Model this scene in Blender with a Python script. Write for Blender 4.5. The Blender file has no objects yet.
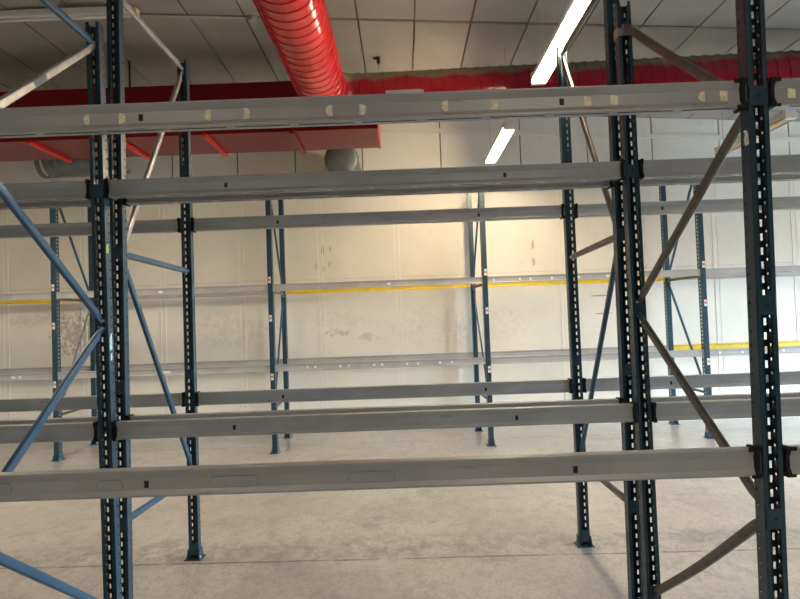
import bpy, math, random
from mathutils import Matrix, Vector
random.seed(7)
C = bpy.context.scene.collection
PI = math.pi

# ------------------------------------------------------------------ materials
def srgb(r, g, b):
    f = lambda c: (c/255/12.92) if c/255 <= .04045 else ((c/255+.055)/1.055)**2.4
    return (f(r), f(g), f(b), 1)

class NT:
    def __init__(s, name):
        s.m = bpy.data.materials.new(name); s.m.use_nodes = True
        s.n = s.m.node_tree.nodes; s.l = s.m.node_tree.links
        s.b = s.n['Principled BSDF']
        s.tc = s.n.new('ShaderNodeTexCoord')
    def put(s, sock, v):
        if hasattr(v, 'is_output'): s.l.new(v, sock)
        else: sock.default_value = v
    def noise(s, scale, detail=4, rough=.6, vec=None, stretch=None, dist=0):
        v = vec or s.tc.outputs['Object']
        if stretch:
            mp = s.n.new('ShaderNodeMapping'); mp.inputs['Scale'].default_value = stretch
            s.l.new(v, mp.inputs['Vector']); v = mp.outputs[0]
        t = s.n.new('ShaderNodeTexNoise'); s.l.new(v, t.inputs['Vector'])
        t.inputs['Scale'].default_value = scale; t.inputs['Detail'].default_value = detail
        t.inputs['Roughness'].default_value = rough; t.inputs['Distortion'].default_value = dist
        return t.outputs['Fac']
    def ramp(s, fac, a, b):
        r = s.n.new('ShaderNodeMapRange'); r.interpolation_type = 'SMOOTHSTEP'
        s.put(r.inputs['Value'], fac)
        r.inputs['From Min'].default_value = a; r.inputs['From Max'].default_value = b
        return r.outputs[0]
    def math(s, op, a, b=0.0):
        r = s.n.new('ShaderNodeMath'); r.operation = op
        s.put(r.inputs[0], a); s.put(r.inputs[1], b); return r.outputs[0]
    def mix(s, fac, a, b):
        r = s.n.new('ShaderNodeMix'); r.data_type = 'RGBA'
        s.put(r.inputs['Factor'], fac); s.put(r.inputs['A'], a); s.put(r.inputs['B'], b)
        return r.outputs['Result']
    def xyz(s):
        r = s.n.new('ShaderNodeSeparateXYZ'); s.l.new(s.tc.outputs['Object'], r.inputs[0]); return r.outputs
    def bump(s, h, strength=.2, dist=.01):
        r = s.n.new('ShaderNodeBump'); r.inputs['Strength'].default_value = strength
        r.inputs['Distance'].default_value = dist; s.l.new(h, r.inputs['Height'])
        s.l.new(r.outputs[0], s.b.inputs['Normal'])
    def done(s, col, rough=.5, metal=0.0, spec=.5):
        s.put(s.b.inputs['Base Color'], col); s.put(s.b.inputs['Roughness'], rough)
        s.b.inputs['Metallic'].default_value = metal
        s.b.inputs['Specular IOR Level'].default_value = spec
        return s.m

def plain(name, col, rough=.5, metal=0.0, var=.12, scale=9, spec=.5, stretch=None):
    t = NT(name)
    n = t.noise(scale, 5, .65, stretch=stretch)
    dk = tuple(c*(1-var) for c in col[:3])+(1,); lt = tuple(min(1, c*(1+var)) for c in col[:3])+(1,)
    return t.done(t.mix(t.ramp(n, .3, .7), dk, lt), rough, metal, spec)

def lin(r, g, b): return (r, g, b, 1)

M = {}
def scuffed(name, col, wear, rough, metal=0.0, lo=.68, hi=.74, scale=14, stretch=None, var=.12):
    t = NT(name)
    base = t.mix(t.ramp(t.noise(5, 4, .6), .3, .7), tuple(c*(1-var) for c in col[:3])+(1,), tuple(c*(1+var) for c in col[:3])+(1,))
    w = t.ramp(t.noise(scale, 6, .7, stretch=stretch), lo, hi)
    return t.done(t.mix(w, base, wear), rough, metal)
M['blue'] = scuffed('blue_post_paint', lin(.015, .042, .060), lin(.12, .15, .16), .34, scale=40, lo=.70, hi=.76)
M['brace_blue'] = scuffed('blue_brace_paint', lin(.022, .068, .115), lin(.2, .22, .23), .36, scale=30, lo=.70, hi=.76)
M['galv'] = plain('galvanised_steel', lin(.36, .35, .33), .42, .75, .2, 18)
M['galv_dark'] = plain('dark_galvanised_steel', lin(.105, .098, .085), .4, .45, .2, 18)  # darker tone of the galvanised steel, for right-hand braces and small parts
M['beam'] = scuffed('grey_beam_paint', lin(.30, .305, .30), lin(.16, .145, .12), .36, scale=3.2, lo=.62, hi=.72, stretch=(.6, 4, 9), var=.07)
M['beam_far'] = scuffed('grey_far_beam_paint', lin(.36, .345, .32), lin(.2, .18, .15), .45, scale=4, lo=.62, hi=.72, stretch=(.6, 4, 9), var=.08)
M['yellow'] = plain('yellow_beam_paint', lin(.66, .46, .02), .45, 0, .1)
M['black'] = plain('black_connector_paint', lin(.008, .008, .008), .6, 0, .3, spec=.2)
M['dark'] = plain('dark_gap', lin(.012, .012, .014), .8, 0, .2)
M['zinc'] = plain('zinc_bolt', lin(.6, .6, .6), .3, .9, .1)
M['residue'] = plain('sticker_residue', lin(.72, .66, .46), .75, 0, .2, 60)
M['boxgrey'] = plain('dusty_box', lin(.30, .27, .22), .6)
M['glue'] = plain('brown_glue', lin(.30, .24, .17), .7, 0, .2, 40)
M['pen'] = plain('dark_pen', lin(.15, .145, .135), .7)
M['white_label'] = plain('white_label', lin(.72, .70, .64), .7, 0, .1, 40)
M['orange'] = plain('orange_print', lin(.55, .16, .05), .7)
M['green_label'] = plain('green_label', lin(.45, .5, .12), .7)
M['teal_label'] = plain('teal_label', lin(.45, .60, .50), .7, 0, .5, 80)
M['white_metal'] = plain('white_enamel', lin(.74, .72, .67), .4, 0, .05)
M['cream'] = plain('cream_tube', lin(.80, .62, .36), .4, 0, .05)
M['greyduct'] = plain('grey_duct_metal', lin(.16, .17, .15), .5, .35, .18, 6)
M['tabsteel'] = plain('light_steel', lin(.42, .43, .43), .4, .3)
M['red'] = plain('red_duct_paint', lin(.52, .010, .012), .17, 0, .10, 4)
M['darkred'] = plain('dark_red_duct_paint', lin(.17, .004, .006), .3, 0, .10, 3, spec=.2)
M['redflange'] = plain('bright_red_paint', lin(.60, .010, .010), .35, 0, .08, 6)

def red_overspray():
    t = NT('red_overspray_duct')
    z = t.xyz()['Z']
    n = t.noise(3.0, 5, .6)
    h = t.math('ADD', z, t.math('MULTIPLY', t.math('SUBTRACT', n, .5), .22))
    f = t.ramp(h, .075, .135)
    tan = t.mix(t.noise(9), lin(.22, .165, .10), lin(.15, .11, .07))
    return t.done(t.mix(f, lin(.27, .005, .013), tan), .2)
M['redspray'] = red_overspray()

def emit(name, col, s):
    t = NT(name); t.put(t.b.inputs['Base Color'], lin(.9, .9, .85))
    t.b.inputs['Emission Color'].default_value = col; t.b.inputs['Emission Strength'].default_value = s
    return t.m
M['tube'] = emit('lit_tube', (1, .82, .56, 1), 240)

def wall_mat():
    t = NT('cream_wall_paint')
    n1 = t.noise(.7, 5, .6); n2 = t.noise(5, 6, .7); n3 = t.noise(2.2, 6, .75, stretch=(1, 1, .5))
    base = t.mix(t.ramp(n1, .3, .7), lin(.70, .635, .52), lin(.78, .725, .61))
    dirt = t.ramp(n3, .60, .82)
    X, Y, Z = t.xyz()
    # dirt band low on the wall, with a shape of its own
    low = t.math('MULTIPLY', t.ramp(Z, 2.3, 1.2), dirt)
    base = t.mix(t.math('MULTIPLY', low, .55), base, lin(.36, .31, .25))
    sm = t.math('MULTIPLY', t.ramp(n2, .56, .72), .18)
    base = t.mix(sm, base, lin(.5, .44, .36))
    def blob(cx, cz, rx, rz, col, amt, rag=.9):
        nonlocal base
        dx = t.math('DIVIDE', t.math('SUBTRACT', X, cx), rx); dz = t.math('DIVIDE', t.math('SUBTRACT', Z, cz), rz)
        d = t.math('ADD', t.math('MULTIPLY', dx, dx), t.math('MULTIPLY', dz, dz))
        nn = t.math('MULTIPLY', t.math('SUBTRACT', t.noise(16, 5, .7), .5), rag*6)
        f = t.math('MULTIPLY', t.ramp(t.math('ADD', d, nn), 1.1, .3), amt)
        base = t.mix(f, base, col)
    br = lin(.34, .24, .12); bk = lin(.12, .10, .085)
    blob(-1.19, 2.77, .025, .10, br, .7); blob(-1.08, 2.76, .022, .07, br, .6); blob(-1.19, 2.50, .02, .10, br, .5)
    blob(-1.09, 2.54, .02, .07, br, .45); blob(-1.30, 2.52, .03, .06, br, .3)
    blob(2.0, 2.72, .022, .09, br, .6); blob(2.0, 2.47, .025, .08, br, .6)
    blob(2.98, 1.92, .17, .012, lin(.34, .16, .11), .8, .15); blob(3.02, 1.65, .16, .012, lin(.36, .17, .12), .75, .15)
    blob(-4.95, 1.62, .35, .30, bk, .45, 1.3); blob(-5.5, 1.85, .6, .08, bk, .18, 1.2); blob(-4.6, 1.78, .3, .3, bk, .25, 1.5)
    blob(-1.0, 1.5, .22, .05, bk, .3, 1.3); blob(-.55, 1.42, .14, .06, bk, .25, 1.5); blob(-.95, 1.7, .4, .12, bk, .10, 1.6)
    blob(-2.6, 1.6, .5, .2, bk, .12, 1.8); blob(1.35, 1.5, .5, .22, bk, .08, 1.8); blob(.4, 1.55, .5, .25, bk, .08, 1.8)
    t.bump(n2, .08, .01)
    return t.done(base, .62)
M['wall'] = wall_mat()
M['wallgrey'] = plain('dark_grey_wall', lin(.10, .10, .10), .8)
M['seam'] = plain('dark_seam', lin(.13, .105, .08), .8)
M['wallstrip'] = plain('pale_strip', lin(.80, .74, .63), .55, 0, .06, 3)

def ceil_mat():
    t = NT('ceiling_panel')
    n1 = t.noise(.9, 5, .6); n2 = t.noise(26, 4, .7)
    base = t.mix(t.ramp(n1, .3, .75), lin(.28, .255, .22), lin(.36, .33, .285))
    base = t.mix(t.math('MULTIPLY', t.ramp(n2, .5, .8), .25), base, lin(.21, .18, .145))
    st = t.ramp(t.noise(1.7, 6, .7), .64, .8)
    base = t.mix(t.math('MULTIPLY', st, .35), base, lin(.36, .28, .18))
    t.bump(n2, .15, .004)
    return t.done(base, .75)
M['ceil'] = ceil_mat()

def floor_mat():
    t = NT('worn_concrete')
    X, Y, Z = t.xyz()
    n1 = t.noise(.8, 6, .65); n2 = t.noise(7, 8, .78, stretch=(1.25, .8, 1), dist=.3); n3 = t.noise(30, 5, .75, stretch=(1.3, .8, 1)); n4 = t.noise(1.5, 7, .75, stretch=(1, .9, 1), dist=.4)
    base = t.mix(t.ramp(n1, .3, .7), lin(.36, .325, .295), lin(.50, .465, .43))
    base = t.mix(t.math('MULTIPLY', t.ramp(n2, .45, .66), .6), base, lin(.25, .215, .185))
    base = t.mix(t.math('MULTIPLY', t.ramp(n4, .52, .66), .6), base, lin(.19, .18, .175))
    base = t.mix(t.math('MULTIPLY', t.ramp(n4, .40, .22), .35), base, lin(.60, .57, .53))
    base = t.mix(t.math('MULTIPLY', t.ramp(n3, .48, .62), .5), base, lin(.24, .205, .175))
    fine = t.noise(60, 5, .8, stretch=(1.3, .7, 1))
    base = t.mix(t.math('MULTIPLY', t.ramp(fine, .5, .7), .45), base, lin(.55, .52, .48))
    # grey worn band along the joint
    bd = t.ramp(t.math('ABSOLUTE', t.math('SUBTRACT', Y, 4.48)), .34, .05)
    base = t.mix(t.math('MULTIPLY', t.math('MULTIPLY', bd, t.ramp(n2, .38, .6)), .6), base, lin(.18, .17, .165))
    wob = t.math('MULTIPLY', t.math('SUBTRACT', t.noise(2.5, 6, .8), .5), .05)
    def line(y0, slope, w, amt, col=lin(.10, .085, .07)):
        nonlocal base
        d = t.math('ABSOLUTE', t.math('SUBTRACT', t.math('ADD', Y, wob), t.math('ADD', t.math('MULTIPLY', X, slope), y0)))
        br = t.ramp(t.noise(4.5, 4, .8), .36, .56)
        base = t.mix(t.math('MULTIPLY', t.math('MULTIPLY', t.ramp(d, w, w*.25), br), amt), base, col)
    line(4.27, -.022, .016, 1.0); line(8.24, .0, .03, .5); line(6.9, .01, .012, .35); line(2.6, -.02, .012, .5)
    # spalled cracks beside the joint
    cr = t.ramp(t.noise(4.2, 8, .85, dist=1.2), .60, .64)
    cr = t.math('MULTIPLY', cr, t.math('ADD', t.math('MULTIPLY', bd, .7), .3))
    base = t.mix(t.math('MULTIPLY', cr, .7), base, lin(.13, .11, .09))
    t.bump(n2, .18, .01)
    return t.done(base, t.ramp(n4, 1.0, -.2) if False else .30)
M['floor'] = floor_mat()

# ------------------------------------------------------------------ mesh builder
class MB:
    def __init__(s): s.v = []; s.f = []; s.mi = []; s.smooth = []; s.idx = {}
    def vert(s, p, merge=False):
        if merge:
            k = (round(p[0], 5), round(p[1], 5), round(p[2], 5))
            if k in s.idx: return s.idx[k]
            s.idx[k] = len(s.v)
        s.v.append(tuple(p)); return len(s.v)-1
    def face(s, ids, mi=0, sm=False): s.f.append(tuple(ids)); s.mi.append(mi); s.smooth.append(sm)
    def quad(s, a, b, c, d, mi=0, merge=True): s.face([s.vert(p, merge) for p in (a, b, c, d)], mi)
    def box(s, x0, x1, y0, y1, z0, z1, mi=0):
        i = [s.vert((x, y, z)) for x in (x0, x1) for y in (y0, y1) for z in (z0, z1)]
        for q in ((0, 1, 3, 2), (4, 6, 7, 5), (0, 4, 5, 1), (2, 3, 7, 6), (0, 2, 6, 4), (1, 5, 7, 3)): s.face([i[k] for k in q], mi)
    def prism(s, prof, x0, x1, mi=0, axis='x'):
        """closed profile [(a,b)] extruded along an axis; x: (y,z)  y: (x,z)"""
        mk = (lambda t, p: (t, p[0], p[1])) if axis == 'x' else (lambda t, p: (p[0], t, p[1]))
        A = [s.vert(mk(x0, p)) for p in prof]; B = [s.vert(mk(x1, p)) for p in prof]
        n = len(prof)
        for i in range(n): s.face((A[i], A[(i+1) % n], B[(i+1) % n], B[i]), mi)
        s.face(A[::-1], mi); s.face(B, mi)
    def sweep(s, pts, rings, mi=0, caps=True, sm=True):
        """rings: list (per point) of lists of 3D points"""
        R = [[s.vert(p) for p in r] for r in rings]; n = len(R[0])
        for a, b in zip(R, R[1:]):
            for i in range(n): s.face((a[i], a[(i+1) % n], b[(i+1) % n], b[i]), mi, sm)
        if caps: s.face(R[0][::-1], mi); s.face(R[-1], mi)
    def tube(s, pts, r, n=10, mi=0, caps=True):
        pts = [Vector(p) for p in pts]; rings = []
        for i, p in enumerate(pts):
            d = (pts[min(i+1, len(pts)-1)]-pts[max(i-1, 0)]).normalized()
            u = d.cross(Vector((0, 0, 1)));
            if u.length < .05: u = d.cross(Vector((1, 0, 0)))
            u.normalize(); w = u.cross(d)
            rr = r[i] if isinstance(r, (list, tuple)) else r
            rings.append([p+u*(rr*math.cos(2*PI*k/n))+w*(rr*math.sin(2*PI*k/n)) for k in range(n)])
        s.sweep(pts, rings, mi, caps)
    def build(s, name, mats, parent=None, loc=None, solid=0, bevel=0):
        me = bpy.data.meshes.new(name); me.from_pydata(s.v, [], s.f)
        if not isinstance(mats, (list, tuple)): mats = [mats]
        for m in mats: me.materials.append(M[m] if isinstance(m, str) else m)
        me.polygons.foreach_set('material_index', s.mi); me.polygons.foreach_set('use_smooth', s.smooth)
        import bmesh
        bm = bmesh.new(); bm.from_mesh(me); bmesh.ops.recalc_face_normals(bm, faces=bm.faces); bm.to_mesh(me); bm.free()
        me.update()
        o = bpy.data.objects.new(name, me); C.objects.link(o)
        if parent: o.parent = parent
        if loc: o.location = loc
        if solid:
            md = o.modifiers.new('gauge', 'SOLIDIFY'); md.thickness = solid; md.offset = -1
        if bevel:
            md = o.modifiers.new('edges', 'BEVEL'); md.width = bevel; md.segments = 2; md.limit_method = 'ANGLE'
        return o

def thing(name, label, cat, loc=(0, 0, 0), group=None):
    o = bpy.data.objects.new(name, None); C.objects.link(o); o.location = loc
    o.empty_display_size = .2
    return tag(o, label, cat, group)
def tag(o, label, cat, group=None):
    o['label'] = label; o['category'] = cat
    o['kind'] = 'thing'
    if group: o['group'] = group
    return o
def struct(o): o['kind'] = 'structure'; return o

# ------------------------------------------------------------------ layout (metres; camera over the origin, looking along +Y)
CAMZ = 1.69
Y1, Y2, Y3, Y4, Y5, Y6, YW = 2.076, 3.149, 3.337, 4.385, 7.791, 8.81, 9.085
RIDGE_X, RIDGE_Z = -3.25, 5.053
def ceil_z(x): return RIDGE_Z - (.0625*(x-RIDGE_X) if x > RIDGE_X else .0505*(RIDGE_X-x))
XL, XR, YB = -8.0, 12.0, -14.0

# ------------------------------------------------------------------ room
b = MB(); b.box(XL-.3, XR+.3, YB-.3, YW+.3, -.2, 0)
struct(b.build('floor', 'floor'))
b = MB(); b.box(XR+.31, 60, -40, 40, -.25, -.05); struct(b.build('floor_outside', 'wallgrey'))

# ceiling: shallow gable of 0.6 x 2.4 m panels over a dark deck
b = MB()
xs = [XL-.2]+[round(.2269+.6*j, 4) for j in range(-13, 21) if XL < .2269+.6*j < XR]+[XR+.2]
ys = [-15.32, -12.92, -10.52, -8.12, -5.72, -3.32, -.92, 1.48, 3.88, 6.28, 8.68, 9.3]
def slab(x0, x1, y0, y1, dz, th, mi):
    seg = [x0, x1] if not (x0 < RIDGE_X < x1) else [x0, RIDGE_X, x1]
    for a, c in zip(seg, seg[1:]):
        za, zc = ceil_z(a)+dz, ceil_z(c)+dz
        i = [b.vert(p) for p in ((a, y0, za), (c, y0, zc), (c, y1, zc), (a, y1, za), (a, y0, za+th), (c, y0, zc+th), (c, y1, zc+th), (a, y1, za+th))]
        for q in ((0, 1, 2, 3), (7, 6, 5, 4), (0, 4, 5, 1), (1, 5, 6, 2), (2, 6, 7, 3), (3, 7, 4, 0)): b.face([i[k] for k in q], mi)
g = .009
for x0, x1 in zip(xs, xs[1:]):
    for y0, y1 in zip(ys, ys[1:]): slab(x0+g, x1-g, y0+.028, y1-.028, 0, .02, 0)
slab(xs[0], xs[-1], ys[0], ys[-1], .021, .1, 1)
struct(b.build('ceiling', ['ceil', 'seam']))

# far wall: upper panels with open dark joints, lower sheets with pale cover strips
b = MB()
ZJ = 3.72
ub = [XL, -7.0, -6.2, -5.3, -4.4, -3.45, -2.451, -1.568, -.541, .655, 1.872, 2.89, 3.876, 4.895, 5.956, 7.0, 8.1, 9.2, 10.4, XR]
g = .009
for x0, x1 in zip(ub, ub[1:]):
    prof = [(x0+g, ZJ), (x1-g, ZJ), (x1-g, ceil_z(x1-g)-.005)]
    if x0 < RIDGE_X < x1: prof.append((RIDGE_X, RIDGE_Z-.005))
    prof.append((x0+g, ceil_z(x0+g)-.005))
    b.prism(prof, YW, YW+.03, 0, axis='y')
b.box(XL, XR, YW+.031, YW+.2, 0, 3.9, 1)
b.prism([(XL, 3.9), (XR, 3.9), (XR, ceil_z(XR)-.005), (RIDGE_X, RIDGE_Z-.005), (XL, ceil_z(XL)-.005)], YW+.031, YW+.2, 1, axis='y')
lb = [XL, -7.2, -6.03, -4.84, -3.64, -2.434, -1.23, -.061, 1.17, 2.428, 3.56, 4.76, 5.96, 7.16, 8.36, 9.56, 10.76, XR]
for x0, x1 in zip(lb, lb[1:]):
    b.box(x0+.003, x1-.003, YW, YW+.03, 0, 2.318, 0); b.box(x0+.003, x1-.003, YW, YW+.03, 2.322, ZJ-.004, 0)
for x in lb[1:-1]:
    b.box(x-.042, x-.030, YW-.006, YW, .02, ZJ-.01, 2); b.box(x+.030, x+.042, YW-.006, YW, .02, ZJ-.01, 2)
    b.box(x-.030, x+.030, YW-.002, YW, .02, ZJ-.01, 0)
struct(b.build('wall_back', ['wall', 'seam', 'wallstrip']))
b = MB()
for sx0, sx1 in ((XL, RIDGE_X), (RIDGE_X, XR)):
    z0, z1 = ceil_z(sx0)-.25, ceil_z(sx1)-.25
    i = [b.vert(p) for p in ((sx0, YW-.02, z0-.07), (sx1, YW-.02, z1-.07), (sx1, YW-.02, z1), (sx0, YW-.02, z0), (sx0, YW, z0-.07), (sx1, YW, z1-.07), (sx1, YW, z1), (sx0, YW, z0))]
    for q in ((0, 1, 2, 3), (7, 6, 5, 4), (0, 4, 5, 1), (1, 5, 6, 2), (2, 6, 7, 3), (3, 7, 4, 0)): b.face([i[k] for k in q])
struct(b.build('trim_1', 'wall'))
b = MB(); b.box(XL-.2, XL, YB, YW+.2, 0, 5.1); struct(b.build('wall_left', 'wall'))
b = MB(); b.box(XL-.2, XR+.2, YB-.2, YB, 0, 5.1); struct(b.build('wall_front', 'wallgrey'))
# right wall with a wide open loading doorway
DY0, DY1, DZ1 = .0, 7.8, 2.3
b = MB(); b.box(XR, XR+.2, YB, DY0, 0, 4.4); b.box(XR, XR+.2, DY1, YW+.2, 0, 4.4); b.box(XR, XR+.2, DY0, DY1, DZ1, 4.4)
struct(b.build('wall_right', 'wall'))

# ------------------------------------------------------------------ rack posts
def post_mesh(h, w=.07, d=.055, lip=.016, lean=0.0, x0=0.0, y0=0.0, z0=.006, closed_front=False):
    """C-section upright with punched slots; open side towards -Y (or, closed_front, +Y)."""
    m = MB()
    hw = w/2
    P = lambda x, y, z: (x0+lean*z+x, y0+(y if not closed_front else d-y), z)
    n = int((h-z0)/.05)
    xs_ = [-hw, -.029, -.019, .019, .029, hw] if not closed_front else [-hw, hw]
    ysd = [0, .036, .046, d] if not closed_front else [0, .028, .050, d]
    for k in range(n+1):
        za = z0+k*.05; zb = min(h, za+.05)
        if zb-za < .002: break
        full = zb-za > .049
        if not full:
            zz = [za, zb]
        else: zz = [za, za+.012, za+.038, za+.0395, zb-.001, zb] if not closed_front else [za, za+.012, za+.038, zb]
        for r, (z1, z2) in enumerate(zip(zz, zz[1:])):
            for c, (a, e) in enumerate(zip(xs_, xs_[1:])):
                if full and r == 1 and c in (1, 3): continue
                m.quad(P(a, d, z1), P(e, d, z1), P(e, d, z2), P(a, d, z2))
            if full and r == 1 and closed_front: zs = [z1, z1+.003, z2-.003, z2]
            else: zs = [z1, z2]
            for q, (z3, z4) in enumerate(zip(zs, zs[1:])):
                for c, (a, e) in enumerate(zip(ysd, ysd[1:])):
                    if full and c == 1 and ((closed_front and r == 1 and q == 1) or (not closed_front and r == 3)): continue
                    for sx in (-hw, hw): m.quad(P(sx, a, z3), P(sx, e, z3), P(sx, e, z4), P(sx, a, z4))
        for sx in (-1, 1): m.quad(P(sx*hw, 0, za), P(sx*(hw-lip), 0, za), P(sx*(hw-lip), 0, zb), P(sx*hw, 0, zb))
    return m

def tie_plate(m, x, y, z, w=.062, h=.068, hole=True):
    m.box(x-w/2, x+w/2, y-.004, y-.0005, z-h/2, z+h/2)

def make_post(root, X, Y, h, lean=0.0, ties=(), closed=False, stickers=()):
    """coords relative to root at (rx, ry, 0)"""
    rx, ry = root.location.x, root.location.y
    x, y = X-rx, Y-ry
    d = .09 if closed else .055; w = .062 if closed else .07
    po = post_mesh(h, w=w, d=d, lean=lean, x0=x, y0=y, closed_front=closed).build('post', 'blue', root, solid=.0022)
    for z in ties:
        t = MB(); tie_plate(t, x+lean*z, y, z)
        tp = t.build('tie_plate', 'blue', po, bevel=.001)
        t = MB(); t.tube([(x+lean*z, y-.0062, z), (x+lean*z, y-.004, z)], .005, 8); t.build('hole_dot', 'dark', po)  # dark disc standing in for the plate's centre hole
    # foot: flat plate, upturned cheeks, front cover
    t = MB(); bw = .062
    t.box(x-bw, x+bw, y-.03, y+d+.02, 0, .006)
    for sx in (-1, 1):
        a = x+sx*(w/2+.003); c = x+sx*(w/2+.008)
        t.prism([(y-.03, .006), (y+d+.02, .006), (y+d+.005, .07), (y-.005, .07)], min(a, c), max(a, c))
    t.build('base_plate', 'blue' if not closed else 'brace_blue', po)
    if not closed:
        t = MB(); t.box(x-w/2+.002, x+w/2-.002, y-.004, y-.0005, .03, .115); t.build('foot_cover', 'blue', po)
    t = MB(); t.tube([(x+.05, y-.012, .006), (x+.05, y-.012, .028)], .008, 8); t.build('anchor_bolt', 'zinc', po)
    for (sx, z, sw, sh, kind, fx) in stickers:
        t = MB()
        if fx == 'front':
            t.box(x+lean*z+sx-sw/2, x+lean*z+sx+sw/2, y-.0012, y-.0002, z-sh/2, z+sh/2)
        else:
            q = x+lean*z+(w/2 if fx == 'right' else -w/2)
            a, c = sorted((q, q+(.0012 if fx == 'right' else -.0012)))
            pts = [(-.5, -.5), (.3, -.5), (.5, -.1), (.25, .2), (.5, .5), (-.1, .45), (-.4, .2)]
            t.prism([(y+sx+u*sw, z+v*sh) for u, v in pts], a, c)
        st = t.build('label_sticker', kind, po)
        if kind == 'white_label' and fx == 'front':
            t = MB(); t.box(x+lean*z+sx-sw*.4, x+lean*z+sx+sw*.4, y-.0020, y-.0012, z-sh*.12, z+sh*.18); t.build('printed_band', 'orange', po)
    return po

def make_brace(root, A, B, mat, w=.038, d=.024, bow=0.0, label=None, sticker=False, flat=.05):
    """rolled bar from node A to node B (world), ends pressed flat; the wide face lies in the frame's plane"""
    r = root.location
    A = Vector(A)-r; B = Vector(B)-r
    ax = (B-A); L = ax.length; ax.normalize()
    sx = Vector((1, 0, 0)); up = sx.cross(ax).normalized()
    sx = ax.cross(up).normalized()
    m = MB(); rings = []; ts = [-.018, -.008, .03, flat+.03, L*.2, L*.35, L*.5, L*.65, L*.8, L-flat-.03, L-.03, L+.008, L+.018]; nT = len(ts)
    for i, t in enumerate(ts):
        e = i < 3 or i > nT-4
        hw = w/2*(.55 if i in (0, nT-1) else (.95 if e else 1)); hd = .0035 if e else d/2
        p = A+ax*t+up*(bow*math.sin(PI*max(0, min(1, t/L)))**1.5)
        ring = []
        rad = min(hw, hd)*.55
        for cx, cy, a0 in ((1, 1, 0), (-1, 1, PI/2), (-1, -1, PI), (1, -1, 1.5*PI)):
            for k in range(4):
                a = a0+k*PI/6
                ring.append(p+up*(cx*(hw-rad)+rad*math.cos(a))+sx*(cy*(hd-rad)+rad*math.sin(a)))
        rings.append(ring)
    m.sweep(ts, rings)
    o = m.build('brace', mat, root)
    if label: o['label'] = label
    for P_ in (A, B):
        t = MB(); t.tube([P_-sx*.012, P_+sx*.012], .009, 6); t.build('bolt', 'zinc', o)
    if sticker:
        t = MB(); c = A+ax*(L*.5)
        for ssx in (-1, 1):
            q = [c+ax*(-.06)+up*.013+sx*ssx*(d/2+.0008), c+ax*.06+up*.013+sx*ssx*(d/2+.0008), c+ax*.06-up*.013+sx*ssx*(d/2+.0008), c+ax*(-.06)-up*.013+sx*ssx*(d/2+.0008)]
            t.face([t.vert(p) for p in q])
        t.build('label_sticker', 'brace_blue', o)
    return o

FG = 'blue pallet rack upright frames'
# nearest rack (rows 1 and 2)
T1 = (.23, .96, 1.69, 2.42, 3.2)
f = thing('upright_frame', 'blue rack frame of the nearest rack, at left, its blue zigzag braces leaving the picture', 'rack frame', (-1.585, Y1, 0), FG)
make_post(f, -1.59, Y1, 3.35, 0, (.96, 1.69, 2.42))
make_post(f, -1.569, Y2, 3.33, -.0118, (.23, 2.42), stickers=((.02, 2.115, .03, .05, 'green_label', 'right'), (.025, 1.62, .03, .09, 'teal_label', 'right'), (.025, 1.54, .02, .04, 'teal_label', 'right')))
p2 = lambda z: (-1.569-.0118*z, Y2+.006, z); p1 = lambda z: (-1.59, Y1+.06, z)
make_brace(f, p2(3.22), p1(3.2), 'brace_blue'); make_brace(f, p2(3.2), p1(2.42), 'galv', label='pale galvanised brace', sticker=True)
make_brace(f, p2(1.73), p1(2.42), 'brace_blue'); make_brace(f, p2(1.69), p1(.96), 'brace_blue'); make_brace(f, p2(.23), p1(.96), 'brace_blue')
f = thing('upright_frame', 'dark blue rack frame of the nearest rack at right, including the closest post', 'rack frame', (1.243, Y1, 0), FG)
make_post(f, 1.229, Y1, 3.35, .0140, T1[1:], stickers=((.02, 2.28, .028, .055, 'white_label', 'left'),))
make_post(f, 1.243, Y2, 3.33, -.004, (.23, 1.69, 2.42))
p2 = lambda z: (1.243-.004*z, Y2+.006, z); p1 = lambda z: (1.229+.0140*z, Y1+.06, z)
make_brace(f, p2(3.2), p1(2.42), 'galv_dark', bow=.008); make_brace(f, p2(1.73), p1(2.40), 'galv_dark'); make_brace(f, p2(1.66), p1(.98), 'galv_dark'); make_brace(f, p2(.22), p1(.94), 'galv_dark', bow=.012)
t = MB()
for yy, zz in ((Y2-.004, 0),):
    x_ = 1.2302-1.243; y_ = yy-Y1
    t.box(x_-.041, x_+.041, y_-.002, y_+.001, 3.145, 3.185); t.box(x_-.041, x_-.037, y_, y_+.062, 3.145, 3.19); t.box(x_+.037, x_+.041, y_, y_+.062, 3.145, 3.19)
t.build('clamp_strap', 'galv', f)
# second rack (rows 3 and 4)
for (nm, xa, la, xb, lbn, lab) in ((0, -1.600, .0045, -1.577, 0, 'blue rack frame of the second rack at left, just behind the left double posts'),
                                  (1, 1.228, .0045, 1.251, -.002, 'dark blue rack frame of the second rack at right, behind the right double posts')):
    f = thing('upright_frame', lab, 'rack frame', (xa, Y3, 0), FG)
    make_post(f, xa, Y3, 3.66, la, (.61, 1.36, 2.11, 2.85)); make_post(f, xb, Y4, 3.66, lbn, (1.335, 2.84))
    q3 = lambda z: (xa+la*z, Y3+.06, z); q4 = lambda z: (xb+lbn*z, Y4+.006, z)
    gv = 'galv_dark' if nm else 'galv'
    make_brace(f, q4(3.60), q3(3.60), gv)
    make_brace(f, q4(3.57), q3(2.13), gv); make_brace(f, q4(2.09), q3(2.11), gv if nm else 'brace_blue')
    make_brace(f, q3(2.08), q4(.66), 'brace_blue', label='dark blue diagonal brace'); make_brace(f, q4(.60), q3(.61), gv if nm else 'brace_blue')
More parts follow.
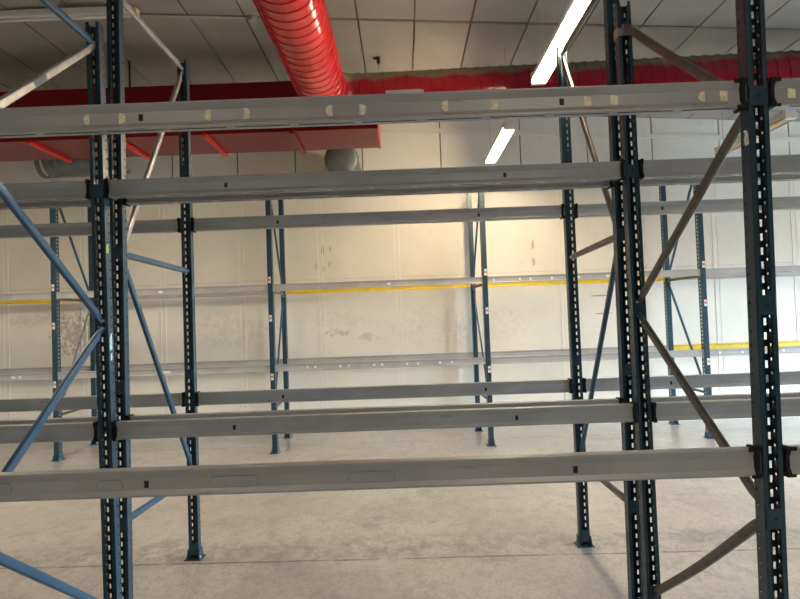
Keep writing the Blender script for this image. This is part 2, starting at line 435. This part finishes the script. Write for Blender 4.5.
# rack against the wall (rows 5 and 6)
wl = ['frame of the wall rack, leftmost, scuffed wall behind', 'frame of the wall rack, second from left, its two posts close together',
      'frame of the wall rack, third from left, below the far lit lamp', 'frame of the wall rack, rightmost of its four, in the daylight']
for i, (x5, x6) in enumerate(((-4.552, -4.588), (-1.722, -1.76), (1.078, 1.04), (3.907, 3.898))):
    f = thing('upright_frame', 'blue '+wl[i], 'rack frame', (x5, Y5, 0), FG)
    st = tuple((-.005 if i < 2 else .008, z, .036, .085, 'white_label', 'front') for z in (2.245, 1.745, .985))
    make_post(f, x5, Y5, 3.53, 0, (), True, st); make_post(f, x6, Y6, 3.53, 0, (), True)
    q5 = lambda z: (x5, Y5+.085, z); q6 = lambda z: (x6, Y6+.005, z)
    make_brace(f, q5(3.48), q6(2.14), 'brace_blue', .034); make_brace(f, q6(2.10), q5(2.10), 'galv_dark', .034)
    make_brace(f, q6(2.07), q5(.62), 'brace_blue' if i else 'galv', .034); make_brace(f, q5(.58), q6(.58), 'galv_dark', .034)

# ------------------------------------------------------------------ beams
H, DP = .092, .05
def beam_prof(h, d, step=.011):
    k = h/.092
    return [(0, 0), (0, -.005*k), (step, -.030*k), (step*.75, -.070*k), (0, -.085*k), (0, -h), (d, -h), (d, -.083*k), (d-step*.6, -.071*k), (d-step*.6, -.029*k), (d, -.007*k), (d, 0)]
BG = 'pallet rack beams'
ROWS = {1: ('nearest row', Y1), 2: ('second row back', Y2), 3: ('third row, close behind the second', Y3), 4: ('fourth row back', Y4), 5: ('front row of the wall rack', Y5), 6: ('back row against the wall', Y6)}
def make_beam(label, row, xa, xb, ztop, mat='beam', slots=(), under=False, residue=(), rear=False, dots=(), outlines=(), cuts=()):
    """xa, xb: post centres; the beam hangs between the posts' sides"""
    Y = ROWS[row][1]
    far = row >= 5
    hw = (.031 if far else .035); gap = .024 if not far else .012
    h = .088 if far else H; d = .05
    yo = .0 if not far else (.012)
    x0, x1 = xa+hw+gap, xb-hw-gap
    r = thing('pallet_beam', label, 'beam', (x0, Y+yo, ztop-h), BG)
    L = x1-x0
    prof = [(y, z+h) for y, z in beam_prof(h, d)]
    m = MB(); m.prism(prof, 0, L); rail = m.build('rail', mat, r, bevel=.0015)
    for s in (0, 1):
        m = MB(); sgn = -1 if s == 0 else 1; e = 0 if s == 0 else L
        bx = lambda u0, u1, *a: m.box(min(e+sgn*u0, e+sgn*u1), max(e+sgn*u0, e+sgn*u1), *a)
        g_ = gap-.001
        if not far:
            sp = [(-.008, h+.006), (-.008, h-.010), (.002, h-.030), (.002, .026), (-.008, .010), (-.008, -.006), (d+.003, -.006), (d+.003, h+.006)]
            m.prism(sp, min(e, e+sgn*.014), max(e, e+sgn*.014))
            bx(.012, g_, .0, .04, h-.012, h+.003); bx(.012, g_, .0, .04, -.003, .009)
            if row == 1:
                bx(-.022, 0, -.0065, -.0005, h-.008, h+.005); bx(-.016, 0, -.0065, -.0005, -.006, .004)
            m.build('end_connector', 'black', r)
            m = MB(); bx(g_-.005, g_, .004, .045, .004, h-.008); m.build('hook_plate', 'galv_dark' if s == 1 else 'black', r)
        else:
            bx(0, g_, .0, .045, -.004, h+.004); m.build('end_connector', mat if mat != 'yellow' else 'beam_far', r)
    for sx in slots:
        m = MB(); m.box(sx-x0-.008, sx-x0+.008, .0085, .0094, h-.062, h-.038); m.build('slot', 'dark', r)
    if under:
        m = MB(); k = .06
        while k < L-.1:
            m.box(k, min(L-.03, k+.195), .017, .0215, -.0012, .0004); k += .225
        m.build('seam_gap', 'dark', r)
    for (sx, sd) in residue:
        m = MB(); rr = .020; n = 13
        jag = [random.uniform(.88, 1.06) for _ in range(n)]
        pr = [(sx-x0+sd*rr*1.15*jag[i]*abs(math.cos(-PI/2+PI*i/(n-1)))**.6, h-.05+rr*jag[i]*math.sin(-PI/2+PI*i/(n-1))) for i in range(n)]
        if sd > 1: pr = [(sx-x0+a*.014, h-.05+c*.018) for a, c in ((-1, -.9), (.9, -1), (1, .8), (.2, .9), (-.9, 1))]
        m.prism(pr, .0080, .0091, axis='y'); m.build('sticker_residue', 'residue', r)
    for (xa_, xb_) in rear if rear else ():
        m = MB(); n = 10
        up_ = [(xa_+(xb_-xa_)*i/n-x0, h-.0765+random.uniform(-.001, .002)) for i in range(n+1)]
        pr = up_+[(u, h-.0815) for u, _ in up_[::-1]]
        m.prism(pr, .0005, .0065, axis='y'); m.build('glue_streak', 'glue', r)
    for (sx, wd, hh) in outlines:
        m = MB(); pts = []
        for k in range(25):
            a = 2*PI*k/24; ex = (wd/2-hh/2)*(1 if math.cos(a) > 0 else -1)
            pts.append((sx-x0+ex+hh/2*math.cos(a),   .0088, h-.050+hh/2*math.sin(a)))
        m.tube(pts, .0009, 5); m.build('marker_outline', 'pen', r)
    for (sx, wd) in dots:
        m = MB(); m.box(sx-x0-wd/2, sx-x0+wd/2, .0080, .0093, h-.062, h-.032); m.build('label_patch', 'white_label', r)
    return r

ZU, ZL = 2.4765, 1.1975
def pxz(row, z):
    return {1: (-4.42, -1.59, 1.229+.0140*z, 4.08), 2: (-4.42, -1.569-.0118*z, 1.243-.004*z, 4.08), 3: (-4.42, -1.6+.0045*z, 1.228+.0045*z, 4.08), 4: (-4.42, -1.577, 1.251-.002*z, 4.08)}[row]
bayn = ['left of the left double posts', 'between left and right double posts', 'right of the right double posts']
rn = {2: 'second row back', 3: 'third row, right behind the second', 4: 'fourth row back, mid-depth'}
for row in (1, 2, 3, 4):
    for bay in (0, 1, 2):
        if row == 1 and bay == 0: continue
        for lev, z in (('upper', ZU), ('lower', ZL)):
            xa, xb = pxz(row, z-.05)[bay:bay+2]
            c = (xa+xb)/2
            kw = dict(slots=(c-.735, c+.745) if row in (1, 2, 4) else (), under=(lev == 'upper' and row < 4))
            if row == 1 and bay == 1 and lev == 'upper':
                lab = 'grey beam nearest the camera, upper level, dotted with pale sticker residue'
                kw['residue'] = [(-1.08, -1), (-.975, 1), (-.652, -1), (-.536, 1), (-.224, -1), (-.129, 1), (.182, -1), (.345, 2), (.671, 2), (.765, 2), (1.082, -1), (1.148, 2)]
                kw['rear'] = [(-1.095, -.965), (-.66, -.535), (-.235, -.12), (.165, .36), (.655, .84), (1.03, 1.16)]
            elif row == 1 and bay == 1:
                lab = 'grey beam nearest the camera, lower level, with drawn oval outlines'
                kw['outlines'] = [(-1.035, .09, .036), (-.605, .17, .038), (-1.42, .09, .038), (-.13, .16, .036)]
            elif row == 1 and lev == 'upper':
                lab = 'stub of grey upper beam right of the closest blue post, one pale residue'
                kw['residue'] = [(1.385, 2)]
            elif row == 1: lab = 'stub of grey lower beam right of the closest blue post'
            else: lab = 'grey beam, %s level, %s, %s' % (lev, rn[row], bayn[bay])
            make_beam(lab, row, xa, xb, z, **kw)

X5 = (-7.38, -4.552, -1.722, 1.078, 3.907, 6.73); X6 = (-7.42, -4.588, -1.76, 1.04, 3.898, 6.73)
wb = ['first bay at far left', 'second bay from left', 'middle bay', 'fourth bay, partly behind right double posts', 'last bay at far right']
dots5 = {('lower', 2): [(-1.271, .03), (-1.168, .03), (-.843, .03), (-.727, .02), (-.403, .03), (-.299, .03), (.025, .025), (.168, .025), (.453, .03), (.608, .025)],
         ('lower', 0): [(-5.108, .05), (-5.02, .04)], ('lower', 1): [(-3.117, .13)], ('lower', 4): [(4.08, .02), (4.37, .03), (4.9, .03)], ('lower', 3): [(2.9, .06)],
         ('upper', 1): [(-3.157, .06)], ('upper', 2): [(-.172, .045)], ('upper', 3): [(1.194, .025), (1.532, .03), (1.67, .03), (1.95, .025), (2.3, .03), (2.72, .14)], ('upper', 0): []}
for i in range(5):
    for lev, z5, z6 in (('upper', 2.188, 2.188), ('lower', 1.140, 1.150)):
        make_beam('grey beam, %s level, front row of wall rack, %s' % (lev, wb[i]), 5, X5[i], X5[i+1], z5, 'beam_far', dots=dots5.get((lev, i), ()))
        yel = (lev == 'upper' and i in (0, 2, 3)) or (lev == 'lower' and i == 4)
        make_beam('%s beam, %s level, back row by wall, %s' % ('yellow' if yel else 'grey', lev, wb[i]), 6, X6[i], X6[i+1], z6, 'yellow' if yel else 'beam_far')

# small plate lying on the nearest upper beam
m = MB(); m.prism([(0, 0), (.135, 0), (.135, .010), (.120, .013), (0, .012)], 0, .04, axis='y')
tag(m.build('steel_plate', 'tabsteel', loc=(-.035, Y1+.004, ZU+.0005), bevel=.001), 'small light grey steel plate lying on top of the nearest upper beam', 'plate')

# ------------------------------------------------------------------ ducts
def spiral(m, org, ax, side, up, R, L, pitch=.127, n=64, rib=.007):
    """spiral-seamed tube: raised lock seam wound as a helix"""
    org, ax, side, up = map(Vector, (org, ax, side, up))
    prof = [(0, 0), (.004, rib), (.011, rib), (.015, 0)]
    rows = []; k = 0
    turns = int(L/pitch)
    for t_ in range(turns):
        for (a, r) in prof: rows.append((t_*pitch+a, R+r))
    mk = lambda a, r: [m.vert(org+ax*min(L, max(0, a+pitch*(j/n)))+side*(r*math.cos(2*PI*j/n))+up*(r*math.sin(2*PI*j/n))) for j in range(n+1)]
    for ra, rc in zip(rows, rows[1:]):
        a, c = mk(*ra), mk(*rc)
        for j in range(n): m.face((a[j], a[j+1], c[j+1], c[j]), 0, True)
def ring(m, org, ax, side, up, R, w, n=48, mi=0):
    org, ax, side, up = map(Vector, (org, ax, side, up)); rs = []
    for (a, r) in ((-w/2, R-.012), (-w/2, R+.008), (w/2, R+.008), (w/2, R-.012)):
        rs.append([m.vert(org+ax*a+side*(r*math.cos(2*PI*j/n))+up*(r*math.sin(2*PI*j/n))) for j in range(n)])
    for a, c in zip(rs, rs[1:]+rs[:1]):
        for j in range(n): m.face((a[j], a[(j+1) % n], c[(j+1) % n], c[j]), mi, False)

RD = .25; ZD = 4.125; XD = -.775
yE = 6.17; xE = -.43; YC = 6.52
d_ = thing('spiral_duct', 'large round red spiral duct running overhead, bending right along the far wall', 'air duct', (0, 0, ZD))
m = MB(); spiral(m, (XD, -1.0, 0), (0, 1, 0), (1, 0, 0), (0, 0, 1), RD, yE+1.0); m.build('overhead_run', 'red', d_)
ax = Vector((1, -.034, 0)).normalized(); sd = Vector((.034, 1, 0)).normalized()
m = MB(); spiral(m, (xE, YC, 0), ax, sd, (0, 0, 1), RD, 8.6); m.build('cross_run', 'redspray', d_)
m = MB(); rings = []; pts = []
for k in range(9):
    a = PI/2*k/8; r_ = YC-yE
    cx_, cy_ = XD+ (xE-XD)*(1-math.cos(a)), yE+r_*math.sin(a)
    tx, ty = (xE-XD)*math.sin(a), r_*math.cos(a)
    tl = math.hypot(tx, ty); tx, ty = tx/tl, ty/tl
    pts.append(0); rings.append([(cx_+(ty)*RD*1.012*math.cos(2*PI*j/40), cy_-tx*RD*1.012*math.cos(2*PI*j/40), RD*1.012*math.sin(2*PI*j/40)) for j in range(40)])
m.sweep(pts, rings, sm=False); m.build('elbow', 'redspray', d_)
m = MB(); ring(m, (XD, yE-.02, 0), (0, 1, 0), (1, 0, 0), (0, 0, 1), RD, .05); m.build('collar', 'redflange', d_)
m = MB(); ring(m, (xE+.03, YC, 0), ax, sd, (0, 0, 1), RD, .05); m.build('collar', 'redspray', d_)

BX1 = -.227; BY0, BY1, BZ0, BZ1 = 6.85, 7.65, 3.885, 4.475
d_ = thing('rectangular_duct', 'wide rectangular dark red duct box hanging at the upper left', 'air duct', (-4, 7.2, BZ0))
m = MB(); m.box(-8.0+4.05, BX1+4, BY0-7.2, BY1-7.2, 0, BZ1-BZ0); m.build('duct_body', 'darkred', d_, bevel=.004)
for k, fx in enumerate((-4.241, -3.22, -2.214, -1.208)):
    m = MB(); x_ = fx+4
    m.box(x_-.022, x_+.022, BY0-7.2-.035, BY1-7.2+.035, -.035, -.001); m.build('flange', 'redflange' if k != 3 else 'darkred', d_)
m = MB(); x_ = BX1+4
m.box(x_-.004, x_+.012, BY0-7.2-.008, BY1-7.2+.008, -.012, .001); m.box(x_, x_+.012, BY0-7.2-.008, BY1-7.2+.008, .001, BZ1-BZ0+.008); m.build('end_flange', 'redflange', d_)
for hx, lab in ((-3.34, 'thin dark hanger rod above the rectangular red duct, at left'), (-.98, 'thin dark hanger rod beside the big round red duct')):
    m = MB(); m.tube([(0, 0, 0), (0, 0, ceil_z(hx)-BZ1-.002)], .012, 8)
    tag(m.build('hanger_rod', 'dark', loc=(hx, 7.45, BZ1+.002)), lab, 'rod', 'duct hanger rods')
r = thing('hanger_rod', 'thin wire hanger with a black clip on the ceiling above the cross duct', 'rod', (-.195, 7.2, 4.40), 'duct hanger rods')
m = MB(); m.tube([(0, 0, 0), (0, 0, ceil_z(-.22)-4.40-.002)], .004, 6); m.build('wire', 'galv', r)
m = MB(); m.box(-.02, .02, -.03, .03, ceil_z(-.22)-4.40-.07, ceil_z(-.22)-4.40-.002); m.box(-.06, .0, -.01, .01, ceil_z(-.22)-4.40-.02, ceil_z(-.22)-4.40-.002); m.build('clip', 'black', r)

# grey ducts under the red box
d_ = thing('duct_stub', 'round dark grey duct stub with closed end sticking out of the wall', 'air duct', (-.785, 8.25, 3.93), 'grey round ducts')
m = MB(); n = 40; prof = [(.83, .225), (.06, .225), (.05, .237), (.03, .237), (.02, .228), (0, .222), (-.02, .19), (-.03, .10), (-.033, .01)]
rs = [[m.vert((r_*math.cos(2*PI*j/n), y_, r_*math.sin(2*PI*j/n))) for j in range(n)] for y_, r_ in prof]
for a, c in zip(rs, rs[1:]):
    for j in range(n): m.face((a[j], a[(j+1) % n], c[(j+1) % n], c[j]), 0, True)
m.face(rs[-1]); m.build('duct_body', 'greyduct', d_)
m = MB(); ring(m, (0, .10, 0), (0, 1, 0), (1, 0, 0), (0, 0, 1), .226, .03, 40); m.build('collar', 'greyduct', d_)
d_ = thing('duct_length', 'grey round duct lying horizontally below the red box at far left', 'air duct', (-5.05, 8.45, 4.07), 'grey round ducts')
m = MB(); spiral(m, (0, 0, 0), (1, .02, .0), (0, 1, 0), (0, 0, 1), .205, 1.15, pitch=.18, n=40); m.build('duct_body', 'greyduct', d_)
m = MB(); ring(m, (.03, 0, 0), (1, 0, 0), (0, 1, 0), (0, 0, 1), .205, .06, 40); ring(m, (.17, 0, 0), (1, 0, 0), (0, 1, 0), (0, 0, 1), .205, .03, 40); m.build('collar', 'greyduct', d_)
m = MB(); m.face([m.vert((1.1, .2*math.cos(2*PI*j/40), .2*math.sin(2*PI*j/40))) for j in range(40)]); m.build('end_cap', 'greyduct', d_)
m = MB()
for x_ in (.25, .95): m.box(x_-.015, x_+.015, .19, .635, -.02, .02)
m.build('wall_bracket', 'galv', d_)

# ------------------------------------------------------------------ lamps
def lamp(label, x, y0, z, L=1.55, lit=True, side=-1, hang=True):
    r = thing('batten_lamp', label, 'ceiling lamp', (x, y0, z), 'fluorescent batten lamps')
    m = MB(); m.prism([(-.055, .018), (.055, .018), (.062, .03), (.05, .085), (-.05, .085), (-.062, .03)], .01, L-.01, axis='y'); m.build('housing', 'white_metal', r, bevel=.002)
    for xx in (-.026, .026):
        m = MB(); m.tube([(xx+side*.012, .05, -.002), (xx+side*.012, L-.05, -.002)], .016, 12); m.build('tube', 'tube' if lit else 'cream', r)
    for yy in (0, L-.05):
        m = MB(); m.box(-.064, .064, yy, yy+.05, -.022, .088); m.build('end_cap', 'white_metal', r, bevel=.003)
    if side:
        m = MB(); m.prism([(-side*.056, .03), (-side*.062, .03), (-side*.062, -.026), (-side*.056, -.026)], .052, L-.052, axis='y'); m.build('reflector', 'white_metal', r)
    for yy in (.12, L-.12):
        m = MB(); m.tube([(0, yy, .085), (0, yy, ceil_z(x)-z-.001)], .0025, 6); m.build('hanger_wire', 'galv', r)
    return r
lamp('brightly lit fluorescent batten overhead, the nearer and larger of the lit lamps', 1.315, 3.93, 3.81)
lamp('lit fluorescent batten farther back, seen between the two nearest beam rows', 1.275, 6.72, 3.80)
lamp('unlit white fluorescent batten with cream tubes behind the closest right post', 4.45, 6.72, 3.80, lit=False)
# white surface batten across the ceiling at upper left
r = thing('batten_lamp', 'unlit white batten fixed across the ceiling at the upper left corner', 'ceiling lamp', (-4.25, 6.10, 4.93), 'fluorescent batten lamps')
m = MB(); m.prism([(-.05, 0), (.05, 0), (.05, .06), (-.05, .06)], 0, .1); m = MB(); m.box(0, 1.56, -.045, .045, .0, .07); m.build('housing', 'white_metal', r, bevel=.004)
m = MB(); m.box(1.56, 1.62, -.04, .04, -.03, .05); m.build('end_cap', 'cream', r, bevel=.004)
m = MB(); m.tube([(.05, 0, -.018), (1.56, 0, -.018)], .016, 12); m.build('tube', 'white_metal', r)
m = MB(); m.box(.15, .20, -.02, .02, .07, ceil_z(-4.075)-4.93-.001); m.box(1.4, 1.45, -.02, .02, .07, ceil_z(-2.82)-4.93-.001); m.build('mounting_block', 'white_metal', r)
# conduit and junction box on the ceiling
r = thing('ceiling_conduit', 'thin conduit on the ceiling left of the round red duct, ending in a box', 'conduit', (-2.6, 6.27, 4.90))
m = MB(); m.tube([(-1.9, 0, ceil_z(-4.5)-4.92), (-.65, 0, ceil_z(RIDGE_X)-4.915), (1.1, 0, ceil_z(-1.5)-4.915)], .012, 8); m.build('pipe', 'glue', r)
m = MB(); n = 20
zc = ceil_z(-1.5)-4.90
m.tube([(1.12, 0, zc-.052), (1.12, 0, zc-.004)], .046, 20); m.build('junction_box', 'boxgrey', r, bevel=.005)

# ------------------------------------------------------------------ light
def area(name, loc, rot, sx, sy, power, col):
    l = bpy.data.lights.new(name, 'AREA'); l.shape = 'RECTANGLE'; l.size = sx; l.size_y = sy; l.energy = power; l.color = col
    o = bpy.data.objects.new(name, l); C.objects.link(o); o.location = loc; o.rotation_euler = rot; return o
# daylight: the sky seen through the loading doorway in the right wall (portal = sampling help only)
o = area('doorway_portal', (XR+.05, (DY0+DY1)/2, DZ1/2), (0, PI/2, 0), DZ1, DY1-DY0, 1, (1, 1, 1)); o.data.cycles.is_portal = True
# unseen fill lights added to brighten walls and beams, behind and beside the camera
for (x, y, p_) in ((4.45, 2.6, 42), (7.2, 5.2, 105), (-4.3, 5.3, 115), (1.3, -1.6, 85), (-1.9, -1.6, 45)):
    area('fill_light', (x, y, 3.85), (0, 0, 0), .14, 1.5, p_, (1, .86, .68))
w = bpy.data.worlds.new('sky'); bpy.context.scene.world = w; w.use_nodes = True
w.node_tree.nodes['Background'].inputs[0].default_value = (.55, .77, 1, 1); w.node_tree.nodes['Background'].inputs[1].default_value = 64.0

# ------------------------------------------------------------------ camera
cam = bpy.data.cameras.new('camera'); co = bpy.data.objects.new('camera', cam); C.objects.link(co)
Rv, Uv, Fv = Vector((.99934606, .00590656, -.03567301)), Vector((.03583733, -.03055349, .99889047)), Vector((-.00481008, .99951568, .03074518))
mt = Matrix((Rv, Uv, -Fv)).transposed().to_4x4(); mt.translation = (0, 0, CAMZ)
co.matrix_world = mt
cam.sensor_width = 36; cam.lens = 27.0; cam.clip_start = .05
s = bpy.context.scene; s.camera = co
s.view_settings.view_transform = 'Standard'; s.view_settings.look = 'None'; s.view_settings.exposure = 0; s.view_settings.gamma = 1
s.view_settings.use_curve_mapping = False
